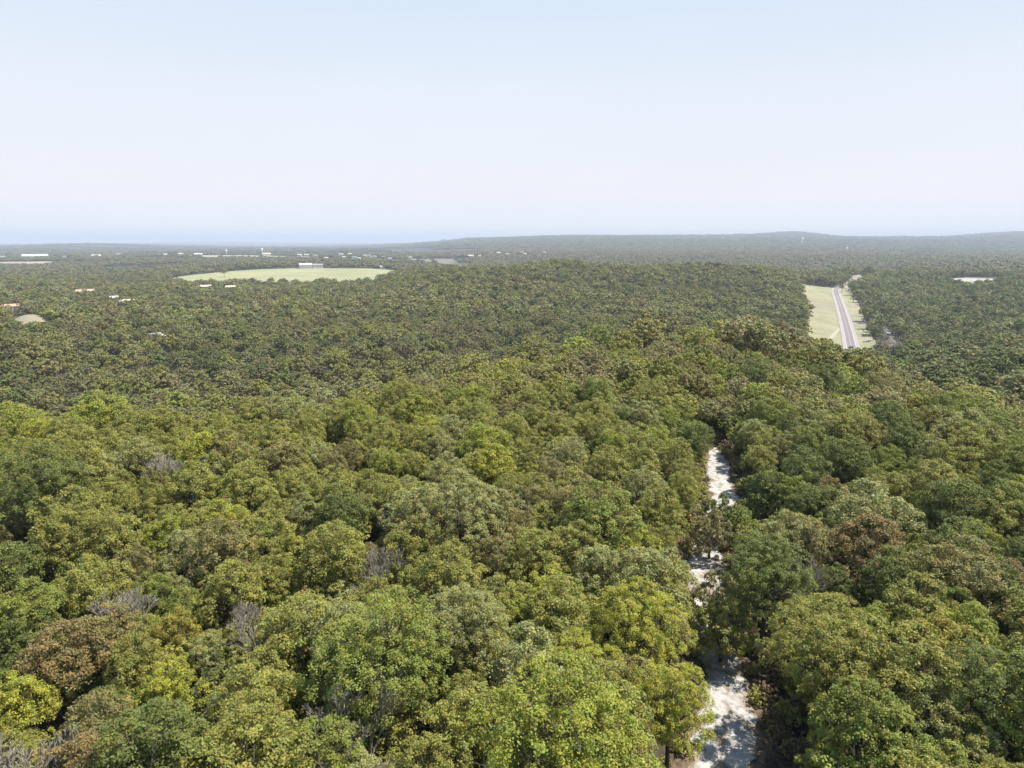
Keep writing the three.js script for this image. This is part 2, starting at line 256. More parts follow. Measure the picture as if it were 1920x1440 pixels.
// the grey dirt lane in the cleared strip beside the highway trees
const strip = spline(ground([[1690, 680, 370], [1672, 650, 430], [1656, 615, 520], [1638, 585, 620], [1618, 562, 740], [1600, 546, 850]]).map((p) => [...p, 2.2, 2.2]), 8);
structure('dirt_lane', ribbon(strip, .5, 5, 1, 4, 0, 9), new THREE.MeshStandardMaterial({ color: new THREE.Color().setRGB(.30, .27, .23), map: soilTex, roughness: 1 }));
const stripDistance = (x, z) => { let d = 1e9; for (const p of strip) d = Math.min(d, (p[0] - x) ** 2 + (p[1] - z) ** 2); return Math.sqrt(d); };
const bank = ground([[1640, 652, 415], [1636, 672, 385], [1640, 700, 345], [1700, 700, 345], [1690, 672, 385], [1668, 645, 435]]);
noTrees.push(bank);
structure('bare_soil_bank', patch(bank, .45, 14, 5, (x, z) => { const f = fbm(x / 6, z / 6, 4); return [.34 + .10 * f, .20 + .07 * f, .11 + .05 * f]; }), new THREE.MeshStandardMaterial({ vertexColors: true, map: soilTex, bumpMap: soilTex, bumpScale: .15, roughness: 1 }));

// fields and clearings
function field(name, list, lift, colour, density = 24, uvScale = 6) { const poly = ground(list); noTrees.push(poly); return structure(name, patch(poly, lift, density, uvScale, colour), grassMat); }
const meadow = (r, g, b, s = 60) => (x, z) => { const f = fbm(x / s, z / (s * .6), 4), e = fbm(x / 9, z / 9, 2); return [r + .12 * f * r * 2 + .04 * e, g + .10 * f * g * 2 + .04 * e, b + .1 * f * b * 2 + .02 * e]; };
field('meadow', [[308, 521, 1040], [330, 527, 930], [360, 534, 860], [700, 534, 860], [765, 515, 1080], [772, 507, 1220], [700, 505, 1270], [560, 504, 1280], [430, 510, 1200], [318, 519, 1060]], 1.2, meadow(.58, .58, .30));
field('far_pasture', [[345, 482, 2450], [360, 484, 2330], [520, 484, 2330], [540, 478, 2750], [500, 477, 2850], [360, 479, 2680]], 3, meadow(.64, .62, .44, 120));
field('bare_field', [[-150, 490, 1750], [-150, 494, 1600], [70, 493, 1620], [112, 489, 1790], [60, 487.5, 1880], [-150, 488, 1860]], 2.5, meadow(.66, .56, .48, 120));
field('clearing', [[22, 597, 440], [27, 608, 415], [48, 616, 398], [70, 613, 402], [84, 603, 425], [81, 593, 450], [54, 587, 468], [30, 590, 460]], .5, (x, z) => { const f = fbm(x / 5, z / 5, 3), e = fbm(x / 22, z / 22, 2); return e > .1 ? [.74, .69, .55] : [.56 + .1 * f, .50 + .1 * f, .34 + .06 * f]; }, 14, 3);
field('bare_ground', [[-25, 584, 475], [-20, 590, 460], [20, 592, 455], [40, 583, 478], [36, 577, 495], [-25, 577, 495]], .5, (x, z) => { const f = fbm(x / 5, z / 5, 3); return [.46 + .1 * f, .33 + .08 * f, .25 + .06 * f]; }, 12, 3);
field('quarry_clearing', [[1772, 531, 830], [1800, 535, 790], [1850, 533, 810], [1885, 521, 950], [1870, 519, 980], [1840, 523, 920], [1812, 521, 950], [1786, 521, 950]], .8, (x, z) => { const f = fbm(x / 16, z / 16, 3); return f > -.05 ? [.80, .77, .70] : [.56, .52, .34]; }, 20, 4);

// ------------------------------------------------------------------ trees
// leaf colours (linear albedo) by the look of the crown
const LOOK = {
  olive: [.300, .298, .062], green: [.242, .275, .048], dark: [.175, .204, .042], sage: [.318, .322, .112], yellow: [.360, .360, .046], bright: [.292, .322, .044], rust: [.285, .218, .078], golden: [.345, .302, .054], brown: [.282, .252, .084], tan: [.305, .268, .118], grey: [.19, .165, .14],
};
const WORDS = { olive: 'olive green', green: 'mid green', dark: 'dark green', sage: 'pale grey-green', yellow: 'yellow-green', bright: 'fresh green', rust: 'rust brown', golden: 'golden yellow', brown: 'dull brown', tan: 'pale tan' };
const leafMat = (c) => new THREE.MeshPhysicalMaterial({ color: new THREE.Color().setRGB(...c), vertexColors: true, roughness: .7, specularIntensity: .45, transmission: .42, thickness: 0 });
// the leaf sheet scatters only where rough; keep gloss on bark and leaves by a moderate roughness
const leaves = Object.fromEntries(Object.entries(LOOK).map(([k, c]) => [k, leafMat(c)]));
const leafInstanced = leafMat([1, 1, 1]);
const barkTex = grain(128, 13, .6, .3);
const barkMat = new THREE.MeshStandardMaterial({ color: new THREE.Color().setRGB(.16, .135, .11), map: barkTex, roughness: 1 });
const deadMat = new THREE.MeshStandardMaterial({ color: new THREE.Color().setRGB(.58, .51, .42), map: barkTex, roughness: 1 });

class Leafage {
  constructor() { this.p = []; this.c = []; this.i = []; }
  leaf(x, y, z, nx, ny, nz, w, l, spin, col) {                      // a kite folded along its midrib
    let ax = ny * .3 - nz, ay = nz * .2 - nx * .3, az = nx - ny * .2; const k = 1 / (Math.hypot(ax, ay, az) || 1); ax *= k; ay *= k; az *= k;
    const bx = ny * az - nz * ay, by = nz * ax - nx * az, bz = nx * ay - ny * ax, cs = Math.cos(spin), sn = Math.sin(spin);
    const ux = ax * cs + bx * sn, uy = ay * cs + by * sn, uz = az * cs + bz * sn, vx = bx * cs - ax * sn, vy = by * cs - ay * sn, vz = bz * cs - az * sn, q = this.p.length / 3, f = w * .22;
    this.p.push(x - ux * l, y - uy * l, z - uz * l, x + vx * w - nx * f, y + vy * w - ny * f, z + vz * w - nz * f, x + ux * l, y + uy * l, z + uz * l, x - vx * w - nx * f, y - vy * w - ny * f, z - vz * w - nz * f);
    for (let j = 0; j < 4; j++) this.c.push(...col);
    this.i.push(q, q + 1, q + 2, q, q + 2, q + 3);
  }
  tube(a, b, ra, rb, n, col) {
    const d = new THREE.Vector3().subVectors(b, a).normalize(), s = new THREE.Vector3(d.z, d.x, -d.y).cross(d).normalize(), t = new THREE.Vector3().crossVectors(d, s), q = this.p.length / 3;
    for (let e = 0; e < 2; e++) for (let k = 0; k < n; k++) { const an = k / n * 2 * Math.PI, r = e ? rb : ra, o = e ? b : a; this.p.push(o.x + (s.x * Math.cos(an) + t.x * Math.sin(an)) * r, o.y + (s.y * Math.cos(an) + t.y * Math.sin(an)) * r, o.z + (s.z * Math.cos(an) + t.z * Math.sin(an)) * r); this.c.push(...col); }
    for (let k = 0; k < n; k++) { const k2 = (k + 1) % n; this.i.push(q + k, q + k2, q + n + k, q + k2, q + n + k2, q + n + k); }
  }
  build() { const g = new THREE.BufferGeometry(); g.setAttribute('position', new THREE.BufferAttribute(new Float32Array(this.p), 3)); g.setAttribute('color', new THREE.BufferAttribute(new Float32Array(this.c), 3)); g.setAttribute('uv', new THREE.BufferAttribute(new Float32Array(this.p.length / 3 * 2).map((_, k) => this.p[(k >> 1) * 3 + (k & 1)] * 2), 2)); g.setIndex(this.i); return g; }
}
const gauss = (r) => (r() + r() + r() - 1.5) * 1.15;
// A broad oak: lobes over a dome, clumps over the lobes, leaves over the clumps. Radius about 3.3 m, height about 11 m.
function oak(seed, { lobes = 11, clumps = 15, per = 60, size = .17, clump = .62, flat = .8, loose = 1, base = 6.6 }) {
  const r = rngOf(seed), L = new Leafage(), T = new Leafage(), R = 3.3, centres = [];
  const one = [1, 1, 1];
  for (let k = 0; k < lobes; k++) {
    const el = k === 0 ? 1.35 : Math.asin(-.42 + 1.36 * ((k - .3) / lobes)) + gauss(r) * .12, an = k * 2.39996 + r() * .9, q = .60 + .14 * gauss(r);
    centres.push({ x: Math.cos(el) * Math.cos(an) * R * q, y: base + Math.sin(el) * R * flat * (q + .12) + gauss(r) * .35, z: Math.cos(el) * Math.sin(an) * R * q, r: R * (.34 + .12 * r()) });
  }
  const top = new THREE.Vector3(gauss(r) * .3, base - 1.2, gauss(r) * .3);
  T.tube(new THREE.Vector3(0, -.4, 0), new THREE.Vector3(top.x * .5, base * .45, top.z * .5), .24, .18, 7, one);
  T.tube(new THREE.Vector3(top.x * .5, base * .45, top.z * .5), top, .18, .13, 7, one);
  for (const c of centres) {
    const mid = new THREE.Vector3(c.x * .5 + gauss(r) * .2, (top.y + c.y) / 2 - .25, c.z * .5 + gauss(r) * .2), end = new THREE.Vector3(c.x, c.y - .2, c.z);
    T.tube(top, mid, .085, .06, 5, one); T.tube(mid, end, .06, .035, 4, one);
    for (let k = 0; k < 3; k++) T.tube(end, new THREE.Vector3(c.x + gauss(r) * c.r, c.y + (r() * .7 + .1) * c.r, c.z + gauss(r) * c.r), .03, .01, 3, one);
    const tone = 1 + gauss(r) * .13;
    for (let k = 0; k < clumps; k++) {
      const u = r() * 2 - .72, an = r() * 6.2832, uu = Math.max(-.9, Math.min(1, u)), s = Math.sqrt(1 - uu * uu), cr = clump * (.65 + .6 * r());
      const dx = s * Math.cos(an), dy = uu, dz = s * Math.sin(an), px = c.x + dx * c.r * .92, py = c.y + dy * c.r * .86, pz = c.z + dz * c.r * .92;
      let buried = 0; for (const o of centres) if (o !== c) buried = Math.max(buried, 1 - Math.hypot(px - o.x, py - o.y, pz - o.z) / o.r);
      if (buried > .3 && r() < .8) continue;
      const tn = tone * (1 + gauss(r) * .15), warm = gauss(r) * .1, m = Math.max(6, Math.round(per * (.6 + .8 * r())));
      for (let q = 0; q < m; q++) {
        let ex = gauss(r) + dx * .7, ey = gauss(r) + .55 + dy * .5, ez = gauss(r) + dz * .7; const k2 = 1 / (Math.hypot(ex, ey, ez) || 1); ex *= k2; ey *= k2; ez *= k2;
        const rad = cr * (.35 + .75 * Math.sqrt(r())) * loose, sz = size * (.6 + .8 * r());
        let nx = ex * .6 + gauss(r) * .8, ny = ey * .6 + .4 + gauss(r) * .8, nz = ez * .6 + gauss(r) * .8; const k3 = 1 / (Math.hypot(nx, ny, nz) || 1);
        const b = tn * (1 + gauss(r) * .22), w2 = warm + gauss(r) * .10, dead = r() < .025 ? 1 : 0;
        L.leaf(px + ex * rad, py + ey * rad * .8, pz + ez * rad, nx * k3, ny * k3, nz * k3, sz * .42, sz * .62, r() * 6.28, [b * (1 + w2 + dead * .25), b * (1 - dead * .12), b * (1 - w2)]);
      }
    }
  }
  return { crown: L.build(), trunk: T.build() };
}
// A bare tree: branches that fork to twigs
function bare(seed, depth = 7) {
  const r = rngOf(seed), T = new Leafage();
  const grow = (a, d, len, rad, k) => {
    const b = a.clone().addScaledVector(d, len); T.tube(a, b, rad, rad * .68, k > 3 ? 5 : 3, [1 + gauss(r) * .12, 1 + gauss(r) * .08, 1]);
    if (k <= 0) return;
    const n = k > 4 ? 3 : k > 1 ? 2 + (r() < .5 ? 1 : 0) : 3;
    for (let q = 0; q < n; q++) { const e = d.clone().add(new THREE.Vector3(gauss(r) * .75, .22 + gauss(r) * .35, gauss(r) * .75)).normalize(); grow(b, e, len * (.64 + .2 * r()), Math.max(.021, rad * .6), k - 1); }
  };
  grow(new THREE.Vector3(0, -.3, 0), new THREE.Vector3(.04, 1, .03).normalize(), 2.6, .2, depth);
  return T.build();
}
const protos = [];
for (let v = 0; v < 7; v++) protos.push(oak(101 + v * 7, { lobes: 11 + (v % 4) * 2, clumps: 23, per: 60, size: .135, clump: .43, loose: 1.28, flat: .78 + .1 * (v % 3) }));
const heroes = []; for (let v = 0; v < 3; v++) heroes.push(oak(501 + v * 13, { lobes: 24 + v, clumps: 34, per: 76, size: .082, clump: .30, loose: 1.3, flat: .85 }));
const low = oak(733, { lobes: 14, clumps: 24, per: 50, size: .15, clump: .42, flat: .85, base: 2.7 });
const bares = [bare(71), bare(72), bare(75)];
const deadTwigs = new Map();

const VAR = Object.fromEntries(Object.keys(LOOK).map((k, i) => [k, [i % 7, (i * 3 + 2) % 7, (i * 5 + 4) % 7]]));
const trees = [];                                                   // {x, z, r (crown radius), h, look, hero, dead, label}
const rnd = rngOf(20250);
function lookAt(x, z, r) {
  const D = Math.hypot(x, z), n = fbm(x / 38 + 5, z / 38 + 2, 3), m = fbm(x / 17 - 8, z / 17, 2), side = x + z * .30 > 0 ? 1 : 0, q = r(), q2 = r();
  if (D > 125 && D < 215 && x > -25 && x < 75 && q2 < .34) return q < .55 ? 'tan' : 'brown';
  if (m > .27 && q2 < (side ? .15 : .45)) return n > .12 && D < 220 && q < .5 ? 'rust' : 'brown';
  if (n > .25 && q2 < .5) return 'dark';
  if (D > 230 && x + z * .53 > 0 && q2 < .62) return q < .5 ? 'dark' : 'green';
  if (D > 200 && q2 > .72) return q < .5 ? 'brown' : 'sage';
  if (q < .36) return 'olive'; if (q < .60) return side || n > 0 ? 'green' : 'olive'; if (q < .73) return 'sage'; if (q < .80) return n < 0 && !side ? 'yellow' : 'green'; if (q < .86) return 'brown'; if (q < .95) return side ? 'dark' : 'olive'; return 'bright';
}
// trees picked out in the photograph: [crown centre px, py, width in px, look, label, more]
const picked = [
  [1060, 1350, 430, 'bright', 'largest leafy green oak, at the bottom edge just left of the white track', { hero: 0, tall: 1 }],
  [1195, 1130, 230, 'yellow', 'bright yellow-green oak left of the track, topmost of the bright crowns there', { hero: 1 }],
  [1085, 1195, 210, 'yellow', 'yellow-green oak between the largest leafy oak and the topmost bright crown', { hero: 2 }],
  [1262, 1245, 170, 'yellow', 'yellow-green oak leaning over the white track beside its nearest bare stretch', { hero: 1 }],
  [1442, 1040, 205, 'dark', 'big dark green oak right of the track where it bends out of sight', { hero: 2 }],
  [1352, 1242, 125, 'olive', 'low brownish oak on the track, lower of two hiding its nearest bend', { low: 1 }],
  [1345, 1190, 110, 'brown', 'low dull brown oak on the track, upper of two hiding its nearest bend', { low: 1 }],
  [1330, 1048, 85, 'brown', 'low brownish oak at the track between its middle and farthest bare stretches', { low: 1 }],
  [1345, 1010, 75, 'dark', 'low dark oak closing the track below its farthest bare stretch', { low: 1 }],
  [1550, 1180, 250, 'olive', 'broad brown-green oak right of the track below the big dark oak', { hero: 0 }],
  [715, 1215, 320, 'green', 'broad green oak left of the largest leafy oak', { hero: 1 }],
  [865, 1125, 220, 'sage', 'grey-green oak above the largest leafy oak', { hero: 2 }],
  [865, 955, 230, 'sage', 'pale grey-green oak with dark hollows below it, mid woods left of track', { hero: 0 }],
  [1125, 985, 170, 'green', 'smooth round green oak left of the middle track stretch', {}],
  [312, 968, 85, 'bright', 'small fresh green crown among dull brown trees on the left', {}],
  [450, 1050, 95, 'rust', 'rust brown crown standing alone among olive oaks', {}],
  [213, 1130, 75, 'grey', 'bare pinkish grey dead tree among the left-hand oaks', { dead: 0 }],
  [487, 1142, 70, 'grey', 'bare dark grey dead tree beyond the rust brown crown', { dead: 1 }],
  [312, 1240, 110, 'yellow', 'bright yellow-green crown below the brown trees on the left', {}],
  [25, 1275, 110, 'yellow', 'bright yellow-green crown cut by the left edge of the photo', {}],
  [120, 1200, 135, 'rust', 'wide rust brown crown near the left edge', {}],
  [200, 1160, 120, 'brown', 'dull brown crown just behind the wide rust brown crown', {}],
  [325, 1140, 90, 'golden', 'golden yellow crown right of the pinkish grey dead tree', {}],
  [225, 1395, 90, 'yellow', 'mustard yellow-green crown at the bottom left of the photo', {}],
  [70, 905, 190, 'dark', 'broad dark green oak at the left edge below the far bright trees', { hero: 1 }],
  [190, 768, 110, 'bright', 'round fresh green tree standing up at the left rim of the near woods', { rim: 1, D: 122 }],
  [105, 775, 65, 'bright', 'smaller fresh green tree beside the round one on the left rim', { rim: 1, D: 124 }],
  [552, 737, 70, 'yellow', 'yellow-green tree on the rim above the hollow, left of centre', { rim: 1, D: 121 }],
  [30, 800, 100, 'bright', 'fresh green tree on the rim at the left edge of the photo', { rim: 1, D: 126 }],
  [800, 800, 85, 'yellow', 'small yellow-green crown in the middle of the near woods', {}],
  [1640, 985, 190, 'sage', 'pale green rounded crown high on the right slope', {}],
  [1860, 1240, 210, 'dark', 'large dark green oak against the right edge of the photo', { hero: 2 }],
  [1625, 1325, 160, 'green', 'mid green oak in the front row right of the nearest track stretch', {}],
  [1760, 1185, 140, 'golden', 'olive gold crown beside the large dark oak on the right edge', {}],
  [640, 945, 120, 'dark', 'dark green crown left of the pale oak with dark hollows', {}],
  [1655, 712, 80, 'brown', 'dull brown tree on the crest below the bare soil bank', {}],
  [1545, 702, 80, 'dark', 'dark green tree on the crest just below the highway', {}],
  [1425, 680, 80, 'dark', 'dark green tree on the crest left of the highway', {}],
  [735, 1040, 80, 'grey', 'thin grey-brown bare crown behind the broad green oak', { dead: 2 }],
  [695, 1005, 80, 'rust', 'orange-brown crown above the thin bare crown', {}],
  [895, 1165, 70, 'rust', 'small rust brown crown under the grey-green oak', {}],
  [30, 1420, 110, 'grey', 'pale dead tree with whitish twigs in the bottom left corner', { dead: 0 }],
  [290, 868, 60, 'grey', 'slender bare whitish tree among olive oaks on the far left', { dead: 2 }],
  [1482, 1052, 70, 'grey', 'bare whitish branches of a dead tree beside the big dark green oak', { dead: 1 }],
  [690, 1350, 130, 'grey', 'grey bare-twigged tree at the bottom left of the largest leafy oak', { dead: 1 }],
];
for (const [px, py, w, look, label, more] of picked) {
  const hgt = more.rim ? 11.5 : more.low ? 0 : more.tall ? 13 : more.hero !== undefined ? 9.5 : 8, p0 = hit(px, py, hgt), p = more.D ? (([x, y, z]) => ({ x, y, z, slant: more.D * 1.03 }))(at(px, py, more.D)) : Math.hypot(p0.x, p0.z) > 165 ? (([x, y, z]) => ({ x, y, z, slant: 155 }))(at(px, py, 150)) : p0, r = w / 2 * p.slant / FOCAL * (more.dead !== undefined ? 1.15 : w > 180 ? .74 : .9);
  trees.push({ x: p.x, z: p.z, r, h: more.dead !== undefined ? 11.5 : more.rim ? 12.6 : more.low ? 12.5 : more.tall ? 17.5 : Math.max(8.5, Math.min(14.5, 7 + r * 1.15)), look, label, turn: rnd() * 6.28, variant: VAR[look][Math.floor(rnd() * 3)] ?? 0, ...more });
}
const EDGE_OFF = 1.06;                                              // how far past the frame's edge a tree still counts as in view
const inFrame = (x, y, z, m = 0) => { const [u, v, d] = project(x, y, z); return d > 0 && u > -m && u < 1920 + m && v > -m && v < 1440 + m; };
// the rest of the canopy: a jittered grid over the near and middle woods
const rest = [];
const blocked = (x0, z0) => { const D = Math.hypot(x0, z0), a = Math.min(16, D * .011), x = x0 + a * fbm(x0 / 17, z0 / 17, 3), z = z0 + 1.6 * a * fbm(x0 / 17 + 40, z0 / 17, 3); for (const p of noTrees) if (p.smooth ? inside(p, x0, z0) : inside(p, x, z)) return true; return false; };
const grid = [];
function lay(s, D0, D1) {
  const N = Math.ceil(D1 / s);
  for (let i = -N; i <= N; i++) for (let j = -20; j <= N; j++) {
    const jx = hash2(i * 2 + 11, j * 3 + 7), jz = hash2(i * 5 - 3, j * 7 + 1), x = (i + (j & 1) * .5 + (jx - .5) * .95) * s, z = -(j + (jz - .5) * .95) * s, D = Math.hypot(x, z);
    if (D > D1 || D < D0) continue;
    const az = Math.atan2(x, -z); if (D > 60 && Math.abs(az) > (az > 0 ? .78 : .72) + 12 / D) continue;
    grid.push({ x, z, D, q: hash2(i * 13 + 5, j * 17 + 3), q2: hash2(i * 19 + 1, j * 23 + 9) });
  }
}
lay(4.05, 9, 190); lay(7.6, 190, 1650);
const right = (x, z) => { let d = 1e9, k = 0; for (let i = 0; i < track.length; i += 4) { const e = Math.hypot(track[i][0] - x, track[i][1] - z); if (e < d) { d = e; k = i; } } return x > track[k][0]; };
for (const c of grid) {
  const r = (c.D < 190 ? 1.8 + 1.6 * c.q * c.q + .5 * c.q2 : (2.8 + 3.6 * c.q * c.q + .8 * c.q2) * (1 + .3 * fbm(c.x / 120, c.z / 120 + 4, 2))), h = (c.D < 190 ? 1.5 * (c.q - .45) : 5 * (c.q - .45)) + 7.6 + r * .8 + 1.8 * (c.q2 - .5);
  if (c.D < 260) {
    const [td, hw] = trackDistance(c.x, c.z); if (td < hw + .55 + r * .62 + (right(c.x, c.z) ? (c.D < 58 ? 3.3 : 1.3) : 0)) continue;
    if (trees.some((t) => t.label && Math.hypot(t.x - c.x, t.z - c.z) < t.r * .66 + r * .3)) continue;
  }
  if (c.D > 200 && hash2(c.x * 7 | 0, c.z * 7 | 0) < .035) continue;
  if (c.D > 200 && (blocked(c.x, c.z) || inGap(c.x, c.z))) continue;
  if (c.D > 400 && c.D < 1300 && c.x > 150 && stripDistance(c.x, c.z) < 5.5) continue;
  const t = { x: c.x, z: c.z, r, h, look: lookAt(c.x, c.z, rnd), turn: c.q2 * 40, variant: 0, D: c.D }; t.variant = VAR[t.look][Math.floor(c.q * 997) % 3];
  const y = H(t.x, t.z), [u, v] = project(t.x, y + h - 2.5, t.z);
  t.y = y; t.seen = v < 1440 + 60 && u > -60 && u < 1980 && v > 0; t.big = r / Math.hypot(c.D, EYE - y - h);
  if (t.seen && c.D < 175) trees.push(t); else rest.push(t);
}
{
  const free = trees.filter((t) => !t.label).sort((a, b) => b.big - a.big), room = 296 - trees.filter((t) => t.label).length;
  for (const t of free.slice(room)) { rest.push(t); trees.splice(trees.indexOf(t), 1); }
}

// one of each kind with its parts, then clones
function makeTree(p) { const t = new THREE.Group(); addMesh('trunk', p.trunk, barkMat, t); addMesh('crown', p.crown, leaves.olive, t); return t; }
const lowKind = makeTree(low), kinds = protos.map(makeTree), heroKinds = heroes.map(makeTree), deadKinds = bares.map((g, k) => { const t = new THREE.Group(); addMesh('trunk', g, deadMat, t); return t; });
const stretch = (D) => (D < 56 ? 'level with nearest track stretch' : D < 82 ? 'level with middle track stretch' : D < 118 ? 'level with farthest track stretch' : 'beyond the white track');
const named = new Map();
for (const t of trees) {
  const src = t.low ? lowKind : t.dead !== undefined ? deadKinds[t.dead] : t.hero !== undefined ? heroKinds[t.hero] : kinds[t.variant], o = src.clone();
  o.name = numbered(t.dead !== undefined ? 'dead_tree' : 'oak_tree');
  const k = t.r / (t.dead !== undefined ? 2.7 : t.hero !== undefined ? 3.35 : 3.35), ky = t.h / (t.dead !== undefined ? 10.5 : 10.4);
  o.position.set(t.x, H(t.x, t.z), t.z); o.rotation.y = t.turn; o.scale.set(k, (ky + k) / 2, k);
  const crown = o.children.find((c) => c.name === 'crown'); if (crown) crown.material = leaves[t.look];
  scene.add(o);
  if (t.label) { tag(o, t.label, 'tree'); continue; }
  const D = Math.hypot(t.x, t.z), [u] = project(t.x, o.position.y + 9, t.z), [td] = trackDistance(t.x, t.z);
  const side = u > 1340 ? (td < 14 ? 'close right of track' : 'in right-hand woods') : td < 16 ? 'close left of track' : u > 700 ? 'left of track' : 'in far left woods';
  const sz = t.r < 2.7 ? 'small' : t.r < 3.4 ? 'medium' : 'large';
  const key = `${sz} ${WORDS[t.look]} oak ${side}, ${stretch(D)}`;
  if (!named.has(key)) named.set(key, []); named.get(key).push({ o, u });
}
const ORD = ['first', 'second', 'third', 'fourth', 'fifth', 'sixth', 'seventh', 'eighth', 'ninth', 'tenth', 'eleventh', 'twelfth', 'thirteenth', 'fourteenth', 'fifteenth', 'sixteenth', 'seventeenth', 'eighteenth', 'nineteenth', 'twentieth'];
for (const [key, list] of named) {
  list.sort((a, b) => a.u - b.u);
  list.forEach(({ o }, i) => tag(o, list.length === 1 ? key : i < 20 ? `${ORD[i]} from left: ${key}` : key, 'tree', 'oak trees of the near canopy'));
}

// the rest of the woods as one mass: leafy crowns with fewer, larger sprays the farther they stand
const woods = new THREE.Group(); woods.name = 'woods'; woods.userData = { kind: 'stuff', label: 'oak woods rolling away to the hills behind the near canopy', category: 'woods' }; scene.add(woods);
function withTrunk(p) { const t = p.trunk, n = t.attributes.color.count; const c = new Float32Array(n * 3).map((_, k) => [.8, .65, .6][k % 3]); t.setAttribute('color', new THREE.BufferAttribute(c, 3)); return mergeGeometries([p.crown, t]); }
const lodA = [0, 1, 2, 3, 4].map((v) => withTrunk(oak(211 + v * 5, { lobes: 11 + v, clumps: 18, per: 18, size: .27, clump: .5 })));
const lodA2 = [0, 1, 2, 3].map((v) => withTrunk(oak(251 + v * 5, { lobes: 10 + v, clumps: 12, per: 9, size: .45, clump: .55 })));
const lodB = [0, 1, 2, 3].map((v) => withTrunk(oak(311 + v * 5, { lobes: 8 + v, clumps: 7, per: 5, size: .8, clump: .6 })));
function clumpOf(seed, n, spread, size) {
  const r = rngOf(seed), L = new Leafage();
  for (let k = 0; k < n; k++) {
    const x = gauss(r) * spread, z = gauss(r) * spread, rr = 2.6 + 1.6 * r(), y = 6.5 + 2.4 * r(), tone = 1 + gauss(r) * .22, warm = gauss(r) * .12;
    for (let q = 0; q < 22; q++) { const an = r() * 6.28, e = r() * 1.7 - .5, ce = Math.cos(e), sx = ce * Math.cos(an), sy = Math.sin(e), sz = ce * Math.sin(an), b = tone * (1 + gauss(r) * .15); L.leaf(x + sx * rr, y + sy * rr, z + sz * rr, sx, sy + .3, sz, size * .6, size * .8, r() * 6.28, [b * (1 + warm), b, b * (1 - warm)]); }
  }
  return L.build();
}
const lodC = [0, 1, 2].map((v) => clumpOf(401 + v, 7, 6.5, 1.7)), lodD = [0, 1].map((v) => clumpOf(431 + v, 14, 20, 4.2));
function scatter(geos, list, make) {
  geos.forEach((g, v) => {
    const mine = list.filter((_, k) => k % geos.length === v); if (!mine.length) return;
    const m = new THREE.InstancedMesh(g, leafInstanced, mine.length), o = new THREE.Object3D(), c = new THREE.Color();
    m.name = 'tree_crowns'; m.userData.kind = 'stuff';
    mine.forEach((t, k) => { make(t, o, c); o.updateMatrix(); m.setMatrixAt(k, o.matrix); m.setColorAt(k, c); });
    m.castShadow = m.receiveShadow = true; woods.add(m);
  });
}
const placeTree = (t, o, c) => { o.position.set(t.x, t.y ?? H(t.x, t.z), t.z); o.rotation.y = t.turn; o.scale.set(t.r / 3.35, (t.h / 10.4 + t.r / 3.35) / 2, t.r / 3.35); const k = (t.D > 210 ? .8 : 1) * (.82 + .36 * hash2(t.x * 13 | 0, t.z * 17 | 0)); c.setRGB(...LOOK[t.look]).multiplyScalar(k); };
scatter(protos.slice(0, 4).map(withTrunk), rest.filter((t) => t.D < 75 || (t.seen && t.D < 120)), placeTree);
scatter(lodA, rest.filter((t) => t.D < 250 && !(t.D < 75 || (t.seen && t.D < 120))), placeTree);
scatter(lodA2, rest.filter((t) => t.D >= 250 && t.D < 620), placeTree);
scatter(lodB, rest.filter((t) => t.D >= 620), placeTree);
{
  const far = [], farther = [], r = rngOf(77);
  const mix = (x, z) => { const n = fbm(x / 130, z / 130, 3), k = r(); return k < .3 ? 'brown' : k < .42 + n * .3 ? 'olive' : k < .68 ? 'green' : 'dark'; };
  for (let x = -2700; x < 3000; x += 14) for (let z = -3800; z < -900; z += 14) {
    const X = x + (r() - .5) * 12, Z = z + (r() - .5) * 12, D = Math.hypot(X, Z); if (D < 1645 || D > 3700 || Math.abs(Math.atan2(X, -Z)) > .72) continue;
    if (blocked(X, Z) || inGap(X, Z)) continue;
    if (X < .06 * Z && D > 1850 && fbm(X / 260, Z / 160 + 3, 3) > .08) continue;  // open ground in the farmed plain on the left
    far.push({ x: X, z: Z, s: .8 + .5 * r(), look: mix(X, Z), turn: r() * 6.28 });
  }
  for (let ring = 3650; ring < 11500; ring *= 1.0115) for (let a = -.70; a < .74; a += 40 / ring) {
    const D = ring + (r() - .5) * ring * .011, az = a + (r() - .5) * 38 / ring, X = Math.sin(az) * D, Z = -Math.cos(az) * D; if (r() < .12 || inGap(X, Z)) continue;
    if (X < -.05 * D && fbm(X / 700, Z / 300 + 3, 3) > .05) continue;
    farther.push({ x: X, z: Z, s: (.8 + .5 * r()), look: mix(X, Z), turn: r() * 6.28 });
  }
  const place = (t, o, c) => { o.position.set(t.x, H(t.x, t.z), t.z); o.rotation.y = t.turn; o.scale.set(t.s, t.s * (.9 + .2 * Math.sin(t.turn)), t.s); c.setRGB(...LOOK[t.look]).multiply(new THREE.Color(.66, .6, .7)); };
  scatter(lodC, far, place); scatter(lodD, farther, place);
  console.log('trees', trees.length, 'rest', rest.length, 'far', far.length, 'farther', farther.length, 'D of last individual', Math.max(...trees.map((t) => Math.hypot(t.x, t.z))).toFixed(0));
}
// young trees under and between the big crowns
{
  const r = rngOf(123), young = [];
  for (let k = 0; k < 3600; k++) {
    const az = (r() - .5) * 1.55, D = 16 + 185 * Math.sqrt(r()), x = Math.sin(az) * D, z = -Math.cos(az) * D, [td, hw] = D < 150 ? trackDistance(x, z) : [99, 1], rr = 1.3 + 1.1 * r();
    if (td < hw + .3 + rr * .8) continue;
    young.push({ x, z, r: rr, h: 4.2 + 2.6 * r(), look: lookAt(x, z, r), turn: r() * 6.28 });
  }
  scatter(lodA, young, placeTree);
}
